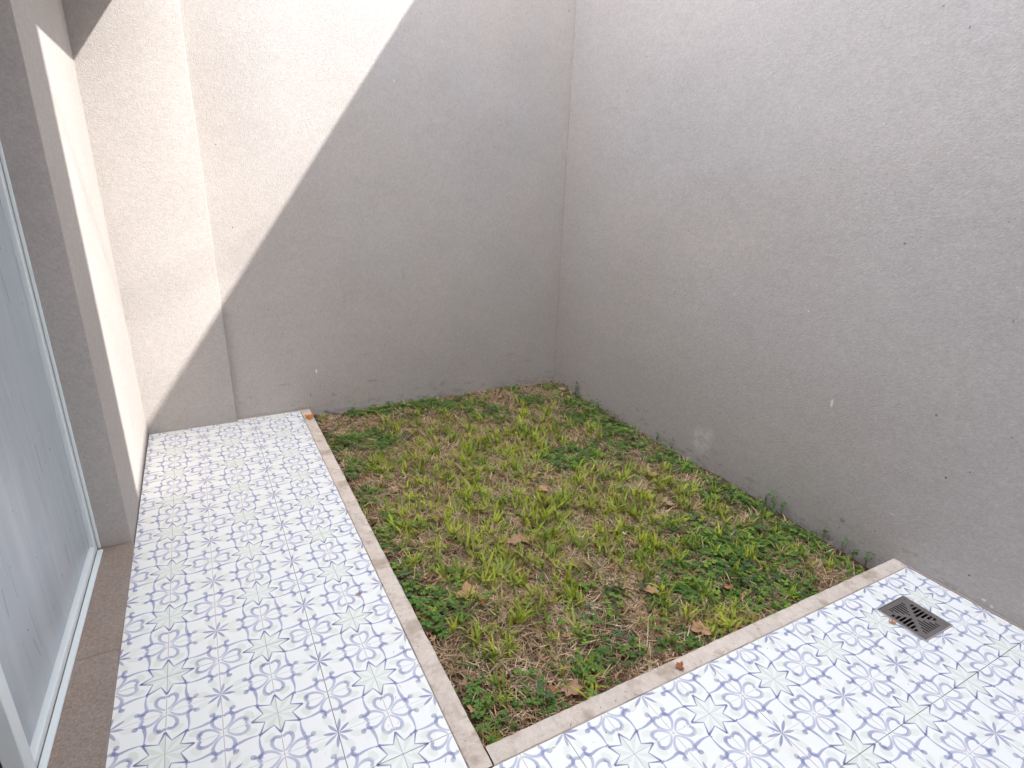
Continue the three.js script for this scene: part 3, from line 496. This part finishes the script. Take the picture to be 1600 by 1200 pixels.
const own = {
  '1.21,-2.01': 'large pale brown lobed leaf in the middle of the grass', '1.14,-2.02': 'pale brown leaf overlapping the left of the large middle leaf', '0.79,-1.79': 'large tan star-shaped leaf near the left kerb', '1.54,-1.21': 'large salmon brown leaf by the near kerb', '0.94,-1.22': 'orange leaf in the dark clover at the near corner', '2.18,-2.25': 'orange brown leaf lying near the right wall', '2.03,-1.95': 'orange star-shaped leaf on bare straw towards the right wall', '1.5,-2.36': 'tan leaf alone in the grass centre, beyond the large leaf', '2.48,-3.65': 'orange leaf in the far corner between the two walls', '1.42,-1.56': 'orange curled leaf left of a tan leaf near the kerb', '1.5,-1.47': 'narrow tan leaf standing in straw near the near kerb',
};
[[0.65,-3.74,0.05],[0.81,-3.64,0.06],[0.90,-3.62,0.05],[1.15,-3.45,0.06],[1.29,-3.31,0.05],[0.98,-2.95,0.05],[0.78,-2.70,0.06],[0.73,-2.69,0.05],[2.48,-3.65,0.1],[2.40,-3.56,0.07],[1.89,-3.46,0.06],[2.18,-2.25,0.1],[1.50,-2.36,0.1],[1.97,-2.87,0.05],[0.64,-2.53,0.06],[0.72,-2.48,0.05],[1.21,-2.01,0.13],[1.14,-2.02,0.11],[0.79,-1.79,0.13],[0.73,-1.93,0.05],[0.83,-1.71,0.06],[0.64,-2.23,0.06],[0.58,-2.21,0.05],[2.03,-1.95,0.09],[1.66,-1.78,0.05],[1.42,-1.56,0.1],[1.50,-1.47,0.09],[1.62,-1.65,0.05],[1.44,-1.67,0.05],[1.71,-1.52,0.05],[1.89,-1.71,0.05],[2.21,-1.39,0.07],[1.85,-1.35,0.07],[2.22,-1.16,0.06],[1.87,-1.29,0.07],[0.94,-1.22,0.1],[0.89,-1.24,0.06],[0.89,-1.52,0.05],[1.05,-1.42,0.05],[0.96,-1.47,0.06],[0.74,-1.36,0.05],[0.61,-1.39,0.05],[0.60,-1.29,0.05],[0.59,-1.62,0.04],[1.54,-1.21,0.11],[1.61,-1.15,0.07],[1.71,-1.17,0.05]].forEach(([x, z, s], i, list) => {
  const zone = (a) => a < 0.85 ? 0 : a > 1.75 ? 2 : 1, where = ['beside the long kerb', 'in the middle of the grass', 'on the right wall side'][zone(x)], rank = list.filter(([a, b]) => !own[`${a},${b}`] && zone(a) === zone(x) && (b < z || (b === z && a < x))).length;
  const L = own[`${x},${z}`], big = s >= 0.09;
  fallen(x, gy(x, z) + (big ? 0.035 : 0.024), z, s * (big ? 0.92 : 0.85), leafMats[big ? (i % 2) : (i * 5 + 2) % 4], L ?? `small brown leaf scrap ${where}, ${ORD[rank]} from the rear wall`, L ? undefined : 'leaf scraps in the grass bed', big ? 5 : 3, big ? 0.28 : 0.5);
});
const redLeaf = new THREE.MeshPhysicalMaterial({ map: leafTex, color: new THREE.Color(0.56, 0.17, 0.05), roughness: 0.75, transmission: 0.15, thickness: 0, side: THREE.DoubleSide });
const orangeLeaf = new THREE.MeshPhysicalMaterial({ map: leafTex, color: new THREE.Color(0.95, 0.33, 0.02), roughness: 0.7, transmission: 0.15, thickness: 0, side: THREE.DoubleSide });
fallen(1.276, 0.011, -1.055, 0.046, redLeaf, 'small rust red leaf lying on the near kerb', undefined, 5, 0.35, 2.6, 0.05);
fallen(0.513, 0.014, -3.757, 0.085, orangeLeaf, 'bright orange leaf on the far end of the long kerb', undefined, 5, 0.5, 0.4, 0.05);
fallen(0.38, 0.0085, -1.893, 0.026, leafMats[3], 'tiny brown leaf scrap on the tiled path', undefined, 3, 0.6, 1, 0);
fallen(2.166, 0.0075, -0.854, 0.03, leafMats[2], 'tiny curled brown scrap beside the drain grate', undefined, 3, 0.6, 0.5, 0);
fallen(1.64, gy(1.64, -1.82) + 0.05, -1.82, 0.03, new THREE.MeshPhysicalMaterial({ color: new THREE.Color(0.72, 0.58, 0.55), roughness: 0.7, transmission: 0.2, thickness: 0, side: THREE.DoubleSide }), 'small pale pink petal caught in a grass tuft', undefined, 3, 0.6, 1.2, 0.4);
fallen(0.419, 0.0075, -3.088, 0.022, leafMats[3], 'tiny dark scrap on the path tiles near the long kerb', undefined, 3, 0.6, 2, 0);

renderer.render(scene, camera);
